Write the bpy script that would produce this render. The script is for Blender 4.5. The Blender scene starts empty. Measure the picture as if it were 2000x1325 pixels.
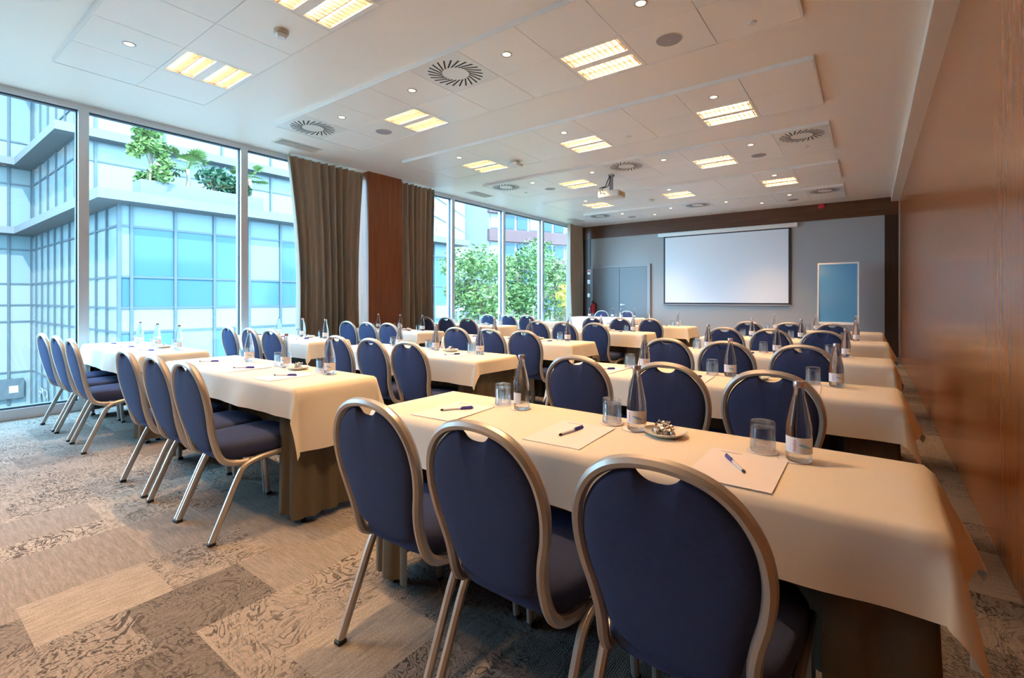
import bpy, bmesh, math, random
from mathutils import Vector, Matrix
random.seed(7)
C = bpy.context.scene.collection
PI = math.pi
def R(a): return math.radians(a)
def lin(r, g, b):
    f = lambda c: (c/255/12.92) if c/255 <= 0.04045 else ((c/255+0.055)/1.055)**2.4
    return (f(r), f(g), f(b), 1)

# ---------------------------------------------------------------- camera, world, sun, exposure
sc = bpy.context.scene
cam_d = bpy.data.cameras.new('camera'); cam = bpy.data.objects.new('camera', cam_d); C.objects.link(cam)
FPX, HZ, VPX, CAMH = 940.0, 584.0, 1699.5, 1.225
YAW = math.atan((VPX-1000)/FPX)
cam_d.sensor_fit = 'HORIZONTAL'; cam_d.sensor_width = 36; cam_d.lens = FPX/2000*36
cam_d.shift_y = -(662.5-HZ)/2000
cam.location = (0, 0, CAMH); cam.rotation_euler = (PI/2, 0, YAW)
cam_d.clip_start = 0.02; cam_d.clip_end = 500
sc.camera = cam
w = bpy.data.worlds.new('world'); sc.world = w; w.use_nodes = True
wb = w.node_tree.nodes['Background']
wb.inputs[0].default_value = (0.40, 0.72, 1.0, 1); wb.inputs[1].default_value = 22.0
sd = bpy.data.lights.new('sun', 'SUN'); sd.energy = 16.0; sd.angle = R(1.0); sd.color = (1, 0.95, 0.86)
sun = bpy.data.objects.new('sun', sd); C.objects.link(sun)
sun.rotation_euler = Vector((-0.62, 0.30, -0.75)).to_track_quat('-Z', 'Y').to_euler()
sun.location = (30, -10, 40)
vs = sc.view_settings
sc.display_settings.display_device = 'sRGB'
vs.view_transform = 'Standard'; vs.look = 'None'; vs.gamma = 1; vs.use_curve_mapping = False
vs.exposure = -0.12
TUBE, SPOT_W = 112.0, 52.0
WARM = (1.0, 0.57, 0.27)
cy = sc.cycles
cy.use_denoising = True
cy.max_bounces = 10; cy.diffuse_bounces = 8; cy.glossy_bounces = 4; cy.transmission_bounces = 8; cy.transparent_max_bounces = 16
cy.caustics_reflective = False; cy.caustics_refractive = False
cy.sample_clamp_indirect = 30.0; cy.sample_clamp_direct = 0

# ---------------------------------------------------------------- materials
MATS = {}
def mat(name, col=(.8, .8, .8, 1), rough=.5, metal=0.0, spec=.5, **kw):
    m = bpy.data.materials.new(name); m.use_nodes = True; MATS[name] = m
    p = m.node_tree.nodes['Principled BSDF']
    p.inputs['Base Color'].default_value = col if len(col) == 4 else (*col, 1)
    p.inputs['Roughness'].default_value = rough; p.inputs['Metallic'].default_value = metal
    p.inputs['Specular IOR Level'].default_value = spec
    for k, v in kw.items(): p.inputs[k].default_value = v
    return m
def nodes(m): return m.node_tree.nodes, m.node_tree.links, m.node_tree.nodes['Principled BSDF']
def node(m, t, **kw):
    n = m.node_tree.nodes.new(t)
    for k, v in kw.items():
        if k.startswith('i_'): n.inputs[k[2:].replace('_', ' ')].default_value = v
        else: setattr(n, k, v)
    return n
def ramp(m, fac, stops):
    r = node(m, 'ShaderNodeValToRGB'); e = r.color_ramp.elements
    while len(e) < len(stops): e.new(0.5)
    for el, (p, c) in zip(e, stops): el.position = p; el.color = c if len(c) == 4 else (*c, 1)
    m.node_tree.links.new(fac, r.inputs[0]); return r
def coords(m, scale=(1, 1, 1), out='Object'):
    t = node(m, 'ShaderNodeTexCoord'); mp = node(m, 'ShaderNodeMapping'); mp.inputs['Scale'].default_value = scale
    m.node_tree.links.new(t.outputs[out], mp.inputs[0]); return mp.outputs[0]
def math_n(m, op, a, b=None, c=None):
    n = node(m, 'ShaderNodeMath', operation=op)
    for i, v in enumerate((a, b, c)):
        if v is None: continue
        if isinstance(v, (int, float)): n.inputs[i].default_value = v
        else: m.node_tree.links.new(v, n.inputs[i])
    return n.outputs[0]
def mixc(m, fac, a, b, blend='MIX'):
    n = node(m, 'ShaderNodeMix', data_type='RGBA', blend_type=blend)
    for i, v in ((0, fac), (6, a), (7, b)):
        if isinstance(v, (int, float)): n.inputs[i].default_value = v
        elif isinstance(v, tuple): n.inputs[i].default_value = v if len(v) == 4 else (*v, 1)
        else: m.node_tree.links.new(v, n.inputs[i])
    return n.outputs[2]
def noise(m, vec, scale, detail=3, rough=.5, dist=0):
    n = node(m, 'ShaderNodeTexNoise'); n.inputs['Scale'].default_value = scale; n.inputs['Detail'].default_value = detail
    n.inputs['Roughness'].default_value = rough; n.inputs['Distortion'].default_value = dist
    m.node_tree.links.new(vec, n.inputs['Vector']); return n
def bump(m, h, strength=.2, dist=.002):
    b = node(m, 'ShaderNodeBump'); b.inputs['Strength'].default_value = strength; b.inputs['Distance'].default_value = dist
    m.node_tree.links.new(h, b.inputs['Height'])
    m.node_tree.links.new(b.outputs[0], m.node_tree.nodes['Principled BSDF'].inputs['Normal'])
def fabric(name, c1, c2, wscale=900, rough=.9, b=.25, bd=.0006):
    m = mat(name, c1, rough, spec=.15); n, l, p = nodes(m)
    v = coords(m); ns = noise(m, v, 60, 4, .7)
    l.new(mixc(m, ns.outputs[0], c1, c2), p.inputs['Base Color'])
    wv = node(m, 'ShaderNodeTexWave'); wv.inputs['Scale'].default_value = wscale/6.28; wv.inputs['Distortion'].default_value = 1.0
    wv.bands_direction = 'DIAGONAL'; l.new(v, wv.inputs[0]); bump(m, wv.outputs[1], b, bd)
    return m
def wood(name, c1, c2, c3, axis='Z', rough=.25, coat=.3, streak=0.0):
    m = mat(name, c2, rough, spec=.3, **{'Coat Weight': coat, 'Coat Roughness': .12}); n, l, p = nodes(m)
    s = {'Z': (9, 9, .45), 'X': (.45, 9, 9), 'Y': (9, .45, 9)}[axis]
    v = coords(m, s); a = noise(m, v, 3.0, 6, .65, .6)
    s2 = tuple(x*6 for x in s); a2 = noise(m, coords(m, s2), 3.0, 3, .6)
    f = math_n(m, 'ADD', math_n(m, 'MULTIPLY', a.outputs[0], .7), math_n(m, 'MULTIPLY', a2.outputs[0], .3))
    r = ramp(m, f, [(.33, c1), (.5, c2), (.68, c3)])
    l.new(r.outputs[0], p.inputs['Base Color'])
    if streak:
        st = noise(m, coords(m, (2, 2, .02)), 2.2, 3, .6)
        bump(m, st.outputs[0], streak, .02)
    return m
M_cloth = mat('cream_cloth', (.80, .745, .66, 1), .85, spec=.1)
n, l, p = nodes(M_cloth); v = coords(M_cloth)
ns = noise(M_cloth, v, 2.5, 2, .5); wr = noise(M_cloth, coords(M_cloth, (1, 1, .6)), 7, 2, .5)
l.new(mixc(M_cloth, ns.outputs[0], (.84, .79, .70), (.78, .72, .63)), p.inputs['Base Color']); bump(M_cloth, wr.outputs[0], .35, .012)
M_white_cloth = mat('white_cloth', (.85, .85, .86, 1), .85, spec=.1)
M_skirt = fabric('skirt_fabric', (.105, .088, .066, 1), (.14, .118, .09, 1), 700)
M_blue = fabric('blue_fabric', (.033, .043, .098, 1), (.055, .068, .145, 1), 1500, .92, .6, .0012)
M_blue.node_tree.nodes['Principled BSDF'].inputs['Sheen Weight'].default_value = .22
M_blue.node_tree.nodes['Principled BSDF'].inputs['Sheen Tint'].default_value = (.22, .45, 1, 1)
M_blue.node_tree.nodes['Principled BSDF'].inputs['Sheen Roughness'].default_value = .4
M_curtain = fabric('curtain_fabric', (.32, .26, .20, 1), (.42, .345, .27, 1), 800)
M_frame = mat('champagne_metal', (.50, .465, .43, 1), .36, .6)
M_black = mat('black_rubber', (.015, .015, .015, 1), .6)
M_steel = mat('brushed_steel', (.62, .62, .62, 1), .3, .9)
M_ceil = mat('ceiling_paint', (.92, .885, .84, 1), .38, spec=.45)
M_panel = mat('ceiling_panel', (.92, .895, .86, 1), .36, spec=.5)
M_slabedge = mat('panel_edge', (.85, .84, .82, 1), .4)
M_trim = mat('beam_paint', (.78, .74, .68, 1), .5)
M_mull = mat('aluminium', (.70, .73, .76, 1), .38, .55)
M_gasket = mat('dark_gasket', (.06, .09, .13, 1), .5)
M_woodr = wood('mahogany_wall', (.37, .113, .030, 1), (.42, .134, .037, 1), (.465, .156, .045, 1), 'Z', .22, .12, .045)
M_woodb = wood('dark_band', (.075, .026, .011, 1), (.115, .042, .018, 1), (.15, .06, .026, 1), 'X', .35, .1)
M_woodd = wood('dark_post', (.030, .012, .007, 1), (.048, .020, .010, 1), (.06, .026, .014, 1), 'Z', .4, .1)
M_woodp = wood('pier_veneer', (.15, .045, .016, 1), (.21, .068, .024, 1), (.27, .09, .034, 1), 'Z', .4, .15)
M_grey = mat('grey_wall', (.36, .355, .35, 1), .6)
M_door = mat('door_grey', (.20, .21, .23, 1), .45)
M_doorf = mat('door_frame', (.33, .33, .34, 1), .45)
M_screen = mat('screen_white', (.80, .84, .90, 1), .7)
M_scase = mat('screen_case', (.82, .82, .80, 1), .4)
M_blackb = mat('screen_border', (.012, .014, .02, 1), .6)
M_board = mat('board_window_reflection', (.10, .33, .58, 1), .10, spec=.7)  # blue base colour stands in for the window reflected in the board
M_whitepl = mat('white_plastic', (.82, .82, .80, 1), .35)
M_beigepl = mat('beige_plastic', (.62, .55, .42, 1), .4)
M_greypl = mat('grey_mesh', (.34, .33, .36, 1), .7)
M_dark = mat('opening_shade', (.02, .018, .018, 1), .7)
M_red = mat('red_paint', (.55, .02, .025, 1), .35)
M_paper = mat('paper', (.86, .82, .84, 1), .7, spec=.2)
M_ink = mat('print_grey', (.42, .38, .46, 1), .8)
M_ceramic = mat('ceramic', (.84, .82, .78, 1), .15)
M_foil = mat('silver_foil', (.80, .78, .76, 1), .16, 1.0)
M_penblue = mat('pen_blue', (.03, .03, .30, 1), .3)
M_penclear = mat('pen_barrel', (.75, .75, .85, 1), .2)
M_label = mat('label_paper', (.84, .82, .84, 1), .5)
M_pink = mat('label_pink', (.60, .09, .20, 1), .5)
M_sky = mat('label_blue', (.25, .52, .72, 1), .5)
M_cap = mat('bottle_cap', (.62, .50, .50, 1), .3, .8)
M_reflect = mat('lamp_reflector', (.30, .28, .26, 1), .35, .5)
M_louvre = mat('louvre_blade', (.40, .37, .34, 1), .35, .4)
M_concrete = mat('pale_concrete', (.07, .076, .082, 1), .7)
M_sill = mat('window_sill', (.66, .70, .76, 1), .35, .3)

def emis(name, col, s):
    m = bpy.data.materials.new(name); m.use_nodes = True; nt = m.node_tree; nt.nodes.clear()
    e = nt.nodes.new('ShaderNodeEmission'); o = nt.nodes.new('ShaderNodeOutputMaterial')
    e.inputs[0].default_value = (*col, 1); e.inputs[1].default_value = s; nt.links.new(e.outputs[0], o.inputs[0]); return m
M_tube = emis('fluorescent_tube', WARM, TUBE)
M_bulb = emis('spot_bulb', (1, .72, .38), 9.0)
M_lit = emis('lit_sign', (1, 1, 1), 1.6)
def thin_glass(name, tint, ior=1.45, rough=.0, gl=1.0):
    m = bpy.data.materials.new(name); m.use_nodes = True; nt = m.node_tree; nt.nodes.clear()
    t = nt.nodes.new('ShaderNodeBsdfTransparent'); g = nt.nodes.new('ShaderNodeBsdfGlossy'); f = nt.nodes.new('ShaderNodeLayerWeight')
    mx = nt.nodes.new('ShaderNodeMixShader'); o = nt.nodes.new('ShaderNodeOutputMaterial')
    t.inputs[0].default_value = (*tint, 1); g.inputs['Roughness'].default_value = rough; g.inputs[0].default_value = (gl, gl, gl, 1)
    f0 = ((ior-1)/(ior+1))**2
    pw_ = nt.nodes.new('ShaderNodeMath'); pw_.operation = 'POWER'; pw_.inputs[1].default_value = 5
    ma = nt.nodes.new('ShaderNodeMath'); ma.operation = 'MULTIPLY_ADD'; ma.inputs[1].default_value = 1-f0; ma.inputs[2].default_value = f0
    nt.links.new(f.outputs['Facing'], pw_.inputs[0]); nt.links.new(pw_.outputs[0], ma.inputs[0])
    f.inputs['Blend'].default_value = .5
    nt.links.new(ma.outputs[0], mx.inputs[0]); nt.links.new(t.outputs[0], mx.inputs[1]); nt.links.new(g.outputs[0], mx.inputs[2]); nt.links.new(mx.outputs[0], o.inputs[0])
    return m
M_pane = thin_glass('window_glass', (.93, .97, .98), 1.35)
M_tumbler = thin_glass('tumbler_glass', (.93, .94, .95), 1.5, .02)
M_bottle = bpy.data.materials.new('bottle_glass'); M_bottle.use_nodes = True
nt = M_bottle.node_tree; nt.nodes.clear()
g = nt.nodes.new('ShaderNodeBsdfGlass'); t = nt.nodes.new('ShaderNodeBsdfTransparent'); mx = nt.nodes.new('ShaderNodeMixShader'); o = nt.nodes.new('ShaderNodeOutputMaterial')
g.inputs['IOR'].default_value = 1.36; g.inputs['Roughness'].default_value = .01; g.inputs[0].default_value = (1, 1, 1, 1); t.inputs[0].default_value = (.96, .97, .97, 1)
mx.inputs[0].default_value = .38
nt.links.new(g.outputs[0], mx.inputs[1]); nt.links.new(t.outputs[0], mx.inputs[2]); nt.links.new(mx.outputs[0], o.inputs[0])

M_tglass = M_bottle.copy(); M_tglass.name = 'tumbler_solid'
for q in M_tglass.node_tree.nodes:
    if q.type == 'BSDF_GLASS': q.inputs['IOR'].default_value = 1.46
    if q.type == 'MIX_SHADER': q.inputs[0].default_value = .74
    if q.type == 'BSDF_TRANSPARENT': q.inputs[0].default_value = (.97, .97, .97, 1)
    if q.type == 'BSDF_GLASS': q.inputs[0].default_value = (1, 1, 1, 1)

def carpet():
    m = mat('patchwork_carpet', (.4, .33, .27, 1), .95, spec=.08); n, l, p = nodes(m)
    tc = node(m, 'ShaderNodeTexCoord'); sep = node(m, 'ShaderNodeSeparateXYZ'); l.new(tc.outputs['Object'], sep.inputs[0])
    def cells(sx, sy, off):
        # patches of unequal size: every strip along Y is shifted by its own random amount
        cx_ = math_n(m, 'FLOOR', math_n(m, 'DIVIDE', math_n(m, 'ADD', sep.outputs[0], off), sx))
        wn = node(m, 'ShaderNodeTexWhiteNoise', noise_dimensions='1D'); l.new(cx_, wn.inputs['W'])
        yy = math_n(m, 'ADD', math_n(m, 'DIVIDE', sep.outputs[1], sy), math_n(m, 'MULTIPLY', wn.outputs[0], 3.7))
        cy_ = math_n(m, 'FLOOR', yy)
        cmb = node(m, 'ShaderNodeCombineXYZ'); l.new(cx_, cmb.inputs[0]); l.new(cy_, cmb.inputs[1]); cmb.inputs[2].default_value = off
        w3 = node(m, 'ShaderNodeTexWhiteNoise', noise_dimensions='3D'); l.new(cmb.outputs[0], w3.inputs['Vector'])
        s3 = node(m, 'ShaderNodeSeparateColor'); l.new(w3.outputs['Color'], s3.inputs[0])
        return w3.outputs[0], s3.outputs[0], s3.outputs[1], s3.outputs[2]
    a0, a1, a2, a3 = cells(.62, .84, .13)
    b0, b1, b2, b3 = cells(.36, .42, 2.71)
    usb = math_n(m, 'GREATER_THAN', b3, .62)
    tone = mixc(m, usb, a1, b1); kind = mixc(m, usb, a2, b2)
    base = ramp(m, tone, [(0, (.155, .14, .13)), (.25, (.27, .24, .215)), (.5, (.34, .30, .262)), (.72, (.215, .195, .18)), (1, (.40, .355, .305))])
    vec = tc.outputs['Object']
    # worn ornament: contour lines of a warped noise, broken up by wear
    n1 = noise(m, vec, 3.4, 4, .55, 1.6)
    fr = math_n(m, 'PINGPONG', math_n(m, 'MULTIPLY', n1.outputs[0], 15.0), .5)
    lines = math_n(m, 'LESS_THAN', fr, .14)
    v1 = node(m, 'ShaderNodeTexVoronoi', feature='F1'); v1.inputs['Scale'].default_value = 7.5; 
    dn = noise(m, vec, 9, 3, .6); va = node(m, 'ShaderNodeVectorMath', operation='MULTIPLY_ADD'); l.new(dn.outputs['Color'], va.inputs[0]); va.inputs[1].default_value = (.16, .16, 0); l.new(vec, va.inputs[2])
    l.new(va.outputs[0], v1.inputs['Vector'])
    rings = math_n(m, 'LESS_THAN', math_n(m, 'PINGPONG', math_n(m, 'MULTIPLY', v1.outputs['Distance'], 11.0), .5), .17)
    n3 = noise(m, vec, 20, 4, .65, 2.5)
    blots = math_n(m, 'GREATER_THAN', n3.outputs[0], .56)
    wear = noise(m, vec, 3.1, 6, .75)
    wf = ramp(m, wear.outputs[0], [(.36, (0, 0, 0)), (.55, (1, 1, 1))])
    k1 = math_n(m, 'MULTIPLY', lines, math_n(m, 'GREATER_THAN', kind, .52))
    k2 = math_n(m, 'MULTIPLY', rings, math_n(m, 'MULTIPLY', math_n(m, 'GREATER_THAN', kind, .20), math_n(m, 'LESS_THAN', kind, .40)))
    k3 = math_n(m, 'MULTIPLY', blots, math_n(m, 'GREATER_THAN', kind, .84))
    orn = math_n(m, 'MAXIMUM', math_n(m, 'MAXIMUM', k1, k2), k3)
    orn = math_n(m, 'MULTIPLY', math_n(m, 'MULTIPLY', orn, wf.outputs[0]), .85)
    c1 = mixc(m, orn, base.outputs[0], (.045, .04, .04))
    # scuffed weave streaks
    st = noise(m, coords(m, (70, 9, 1)), 1.0, 5, .8); st2 = noise(m, coords(m, (9, 70, 1)), 1.0, 5, .8)
    stm = mixc(m, math_n(m, 'GREATER_THAN', tone, .5), st.outputs[0], st2.outputs[0])
    f2 = ramp(m, stm, [(.35, (.72, .72, .72)), (.65, (1.15, 1.15, 1.15))])
    c2 = mixc(m, 1.0, c1, f2.outputs[0], 'MULTIPLY')
    gr = noise(m, vec, 160, 2, .7); f3 = ramp(m, gr.outputs[0], [(.3, (.74, .74, .74)), (.7, (1.16, 1.16, 1.16))])
    c3 = mixc(m, 1.0, c2, f3.outputs[0], 'MULTIPLY')
    l.new(c3, p.inputs['Base Color'])
    wv = node(m, 'ShaderNodeTexWave'); wv.inputs['Scale'].default_value = 40; l.new(vec, wv.inputs[0])
    hh = math_n(m, 'ADD', math_n(m, 'MULTIPLY', gr.outputs[0], .7), math_n(m, 'MULTIPLY', wv.outputs[1], .3))
    bump(m, hh, .5, .004)
    return m
M_carpet = carpet()

# ---------------------------------------------------------------- mesh helpers
def catmull(pts, n=6, closed=False):
    P = [Vector(q) for q in pts]; out = []; L = len(P)
    rng = range(L if closed else L-1)
    for i in rng:
        p0 = P[(i-1) % L] if closed or i > 0 else P[0]*2-P[1]
        p1, p2 = P[i], P[(i+1) % L]
        p3 = P[(i+2) % L] if closed or i+2 < L else P[-1]*2-P[-2]
        for k in range(n):
            t = k/n
            out.append(.5*((2*p1)+(-p0+p2)*t+(2*p0-5*p1+4*p2-p3)*t*t+(-p0+3*p1-3*p2+p3)*t**3))
    if not closed: out.append(P[-1])
    return out
class MB:
    def __init__(s): s.v = []; s.f = []
    def add(s, vs, fs):
        o = len(s.v); s.v += [tuple(q) for q in vs]; s.f += [tuple(i+o for i in f) for f in fs]; return s
    def box(s, x0, x1, y0, y1, z0, z1):
        return s.add([(x, y, z) for x in (x0, x1) for y in (y0, y1) for z in (z0, z1)],
                     [(0, 1, 3, 2), (4, 6, 7, 5), (0, 4, 5, 1), (2, 3, 7, 6), (0, 2, 6, 4), (1, 5, 7, 3)])
    def bbox(s, x0, x1, y0, y1, z0, z1, b=.005, seg=2):
        bm = bmesh.new(); bmesh.ops.create_cube(bm, size=1)
        for q in bm.verts: q.co = Vector(((x0+x1)/2+q.co.x*(x1-x0), (y0+y1)/2+q.co.y*(y1-y0), (z0+z1)/2+q.co.z*(z1-z0)))
        bmesh.ops.bevel(bm, geom=bm.edges[:], offset=b, segments=seg, affect='EDGES', profile=.5)
        s.bm(bm); bm.free(); return s
    def bm(s, bm, M=None):
        bm.verts.index_update()
        return s.add([(M @ q.co if M else q.co) for q in bm.verts], [[q.index for q in f.verts] for f in bm.faces])
    def lathe(s, prof, n=20, M=None, a0=0, a1=2*PI, cap=False):
        full = abs(a1-a0-2*PI) < 1e-6; k = n if full else n+1; vs = []; fs = []
        for r, z in prof:
            for i in range(k):
                a = a0+(a1-a0)*i/n; q = Vector((r*math.cos(a), r*math.sin(a), z)); vs.append(M @ q if M else q)
        for j in range(len(prof)-1):
            for i in range(n):
                a, b = j*k+i, j*k+(i+1) % k; fs.append((a, b, b+k, a+k))
        return s.add(vs, fs)
    def sweep(s, path, w, h, side=None, seg=8, closed=False, pw=3.2):
        P = [Vector(q) for q in path]; L = len(P); vs = []; fs = []
        tang = []
        for i in range(L):
            a = P[(i-1) % L] if closed or i > 0 else P[i]; b = P[(i+1) % L] if closed or i < L-1 else P[i]
            tang.append((b-a).normalized())
        u = Vector(side) if side else (Vector((0, 0, 1)) if abs(tang[0].z) < .9 else Vector((1, 0, 0)))
        for i in range(L):
            u = (u-tang[i]*u.dot(tang[i])).normalized(); q = tang[i].cross(u)
            for k in range(seg):
                a = 2*PI*(k+.5)/seg; ca, sa = math.cos(a), math.sin(a)
                rr = (abs(ca)**pw+abs(sa)**pw)**(-1/pw)
                vs.append(P[i]+u*(ca*rr*w/2)+q*(sa*rr*h/2))
        m = L if closed else L-1
        for i in range(m):
            for k in range(seg):
                a, b = i*seg+k, i*seg+(k+1) % seg; c_, d_ = ((i+1) % L)*seg+(k+1) % seg, ((i+1) % L)*seg+k
                fs.append((a, b, c_, d_))
        if not closed: fs += [tuple(reversed(range(seg))), tuple((L-1)*seg+k for k in range(seg))]
        return s.add(vs, fs)
    def grid(s, nu, nv, fn, closeu=False):
        vs = [fn(i/nu, j/nv) for j in range(nv+1) for i in range(nu+1)]
        return s.add(vs, [(j*(nu+1)+i, j*(nu+1)+i+1, (j+1)*(nu+1)+i+1, (j+1)*(nu+1)+i) for j in range(nv) for i in range(nu)])
    def mesh(s, name, m, smooth=None):
        me = bpy.data.meshes.new(name); me.from_pydata(s.v, [], s.f)
        for q in (m if isinstance(m, (list, tuple)) else [m]): me.materials.append(q)
        bm = bmesh.new(); bm.from_mesh(me); bmesh.ops.remove_doubles(bm, verts=bm.verts, dist=1e-6); bmesh.ops.recalc_face_normals(bm, faces=bm.faces); bm.to_mesh(me); bm.free()
        if smooth:
            for q in me.polygons: q.use_smooth = True
            if smooth < 180: me.set_sharp_from_angle(angle=R(smooth))
        return me
    def build(s, name, m, parent=None, smooth=None): return link(name, s.mesh(name, m, smooth), parent)
def link(name, me, parent=None, loc=None, rz=None):
    o = bpy.data.objects.new(name, me); C.objects.link(o); o.parent = parent
    if loc is not None: o.location = loc
    if rz is not None: o.rotation_euler = (0, 0, rz)
    return o
def tag(o, label=None, cat=None, group=None, kind=None):
    if label: o['label'] = label
    if cat: o['category'] = cat
    if group: o['group'] = group
    if kind: o['kind'] = kind
    return o
def empty(name, loc=(0, 0, 0), rz=0, **k):
    o = link(name, None, None, loc, rz); o.empty_display_size = .1; return tag(o, **k)
KIDS = {}
def dup(root, loc, rz=0, label=None, group=None, cat=None):
    r = root.copy(); C.objects.link(r); r.location = loc; r.rotation_euler = (0, 0, rz)
    tag(r, label, cat, group)
    for ch in root.children:
        c_ = ch.copy(); C.objects.link(c_); c_.parent = r
        for gch in ch.children:
            d_ = gch.copy(); C.objects.link(d_); d_.parent = c_
    return r
def struct(name, mb, m, smooth=None): return tag(mb.build(name, m, None, smooth), kind='structure')
def B(*a): return MB().box(*a)
UNIT = {}
def ubox(name, m, x0, x1, y0, y1, z0, z1, parent=None):      # a box that shares one unit mesh per material
    if m.name not in UNIT: UNIT[m.name] = B(-.5, .5, -.5, .5, -.5, .5).mesh('piece_'+m.name, m)
    o = link(name, UNIT[m.name], parent, ((x0+x1)/2, (y0+y1)/2, (z0+z1)/2)); o.scale = (x1-x0, y1-y0, z1-z0); return o
def text_mesh(body, size, m, name='lettering', ext=.0002):
    cu = bpy.data.curves.new(name, 'FONT'); cu.body = body; cu.size = size; cu.extrude = ext; cu.align_x = 'CENTER'; cu.align_y = 'CENTER'
    o = bpy.data.objects.new(name, cu); C.objects.link(o)
    dg = bpy.context.evaluated_depsgraph_get(); me = bpy.data.meshes.new_from_object(o.evaluated_get(dg)); me.materials.clear(); me.materials.append(m)
    bpy.data.objects.remove(o); return me

# ---------------------------------------------------------------- room shell
XL, XR, YN, YB = -6.98, .495, -2.2, 12.9
ZC, ZP = 3.368, 3.33          # plain ceiling, underside of the hung panels
struct('floor', B(XL-.12, XR+.1, YN-.1, YB+.1, -.15, 0), M_carpet)
SY = [-.975, 1.0, 2.995, 4.98, 6.92, 8.95, 10.86]      # near edge of each ceiling raft; first is unseen, added with its lamps for lighting
SX0, MOD = -5.81, .6
SX1 = SX0+9*MOD
ceil = MB().box(XL-.1, SX0, YN-.1, YB+.1, ZC, 3.5).box(SX1, XR+.1, YN-.1, YB+.1, ZC, 3.5).box(SX0, SX1, YN-.1, YB+.1, 3.46, 3.5)
ys = [YN-.1]
for y in SY: ys += [y, y+1.2]
ys.append(YB+.1)
for i in range(0, len(ys), 2): ceil.box(SX0, SX1, ys[i], ys[i+1], ZC, 3.46)
ceiling = struct('ceiling', ceil, M_ceil)
struct('trim_1', MB().box(.352, XR, YN, YB, 3.272, ZC), M_trim)
# right wall: veneer panels
wr = struct('wall_right', B(XR+.012, XR+.1, YN-.1, YB+.1, 0, 3.5), M_woodd)
pj = [YN, .406, 3.176, 5.951, 8.72, 11.49, YB]
for a, b in zip(pj, pj[1:]): MB().bbox(XR, XR+.012, a+.0015, b-.0015, 0, ZC, .001, 1).build('panel', M_woodr, wr)
# back wall
wbk = struct('wall_back', B(XL-.1, XR+.1, YB, YB+.1, 0, 3.5), M_woodd)
B(XL, .476, YB-.03, YB, 3.0, ZC).build('band', M_woodb, wbk)
B(-6.66, .246, YB-.02, YB, 0, 3.0).build('panel', M_grey, wbk)
B(.246, .476, YB-.03, YB, 0, 3.0).build('post', M_woodd, wbk)
B(-6.98, -6.66, YB-.03, YB, 0, 3.0).build('post', M_woodd, wbk)
B(.476, .494, YB-.035, YB-.005, 0, 3.27).build('corner_strip', M_steel, wbk)
struct('wall_front', B(XL-.1, XR+.1, YN-.1, YN, 0, 3.5), M_grey)
# double door
dr = empty('door_1', (-5.74, YB-.02, 0), kind='structure')
for sx in (-1, 1):
    lf = MB().bbox(min(0, sx*.815)+.003, max(0, sx*.815)-.003, -.045, -.003, .01, 2.115, .003, 1).build('leaf', M_door, dr)
MB().box(-.905, -.82, -.06, 0, 0, 2.19).box(.82, .905, -.06, 0, 0, 2.19).box(-.82, .82, -.06, 0, 2.12, 2.19).build('frame', M_doorf, dr)
hd = MB().sweep(catmull([(.06, -.045, 1.06), (.06, -.10, 1.06), (.10, -.105, 1.06), (.19, -.105, 1.06)], 4), .022, .022).lathe([(0, -.055), (.026, -.055), (.026, -.045), (0, -.045)], 12, Matrix.Translation((.06, 0, 1.06)) @ Matrix.Rotation(-PI/2, 4, 'X') @ Matrix.Translation((0, 0, 0)))
hd.build('handle', M_steel, dr, 40)

# left side: glazed wall with a wooden pier
wl = struct('wall_left', MB().box(XL-.15, -6.75, 5.04, 5.757, 0, ZC), M_woodp)
B(XL-.12, XL+.05, 12.55, YB, 0, ZC).build('pier', M_woodd, wl)
WY = [(-2.2, -.30), (-.30, 1.44), (1.44, 3.14), (3.14, 5.04), (5.757, 7.31), (7.31, 9.05), (9.05, 10.74), (10.74, 12.55)]
for i, (a, b) in enumerate(WY):
    wn = empty('window_%d' % (i+1), (XL, a, 0), kind='structure'); Lw = b-a
    B(-.055, -.045, .03, Lw-.03, .12, 3.30).build('pane', M_pane, wn)
    B(-.13, .02, -.045, .045, .0, ZC).build('mullion', M_mull, wn)
    B(-.075, -.03, -.058, -.045, .1, 3.31).build('gasket', M_gasket, wn)
    B(-.13, .03, .045, Lw-.045, 0, .105).build('sill', M_sill, wn)
    B(-.08, .0, .045, Lw-.045, .105, .125).build('bead', M_gasket, wn)
    B(-.13, .02, .045, Lw-.045, 3.305, ZC).build('head_frame', M_mull, wn)
    B(-.08, -.02, .045, Lw-.045, 3.29, 3.305).build('head_gasket', M_gasket, wn)

# ---------------------------------------------------------------- ceiling rafts, lamps and fittings
PANEL = MB().bbox(-.2985, .2985, -.2985, .2985, 0, .038, .0025, 1).mesh('ceiling_panel', M_panel)
HOLE = {}
ORD = ['first', 'second', 'third', 'fourth', 'fifth', 'sixth', 'seventh', 'eighth', 'ninth']
def slot_name(s): return ORD[6-s]+' raft from the screen'
def modx(i): return SX0+MOD*(i+.5)
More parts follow.
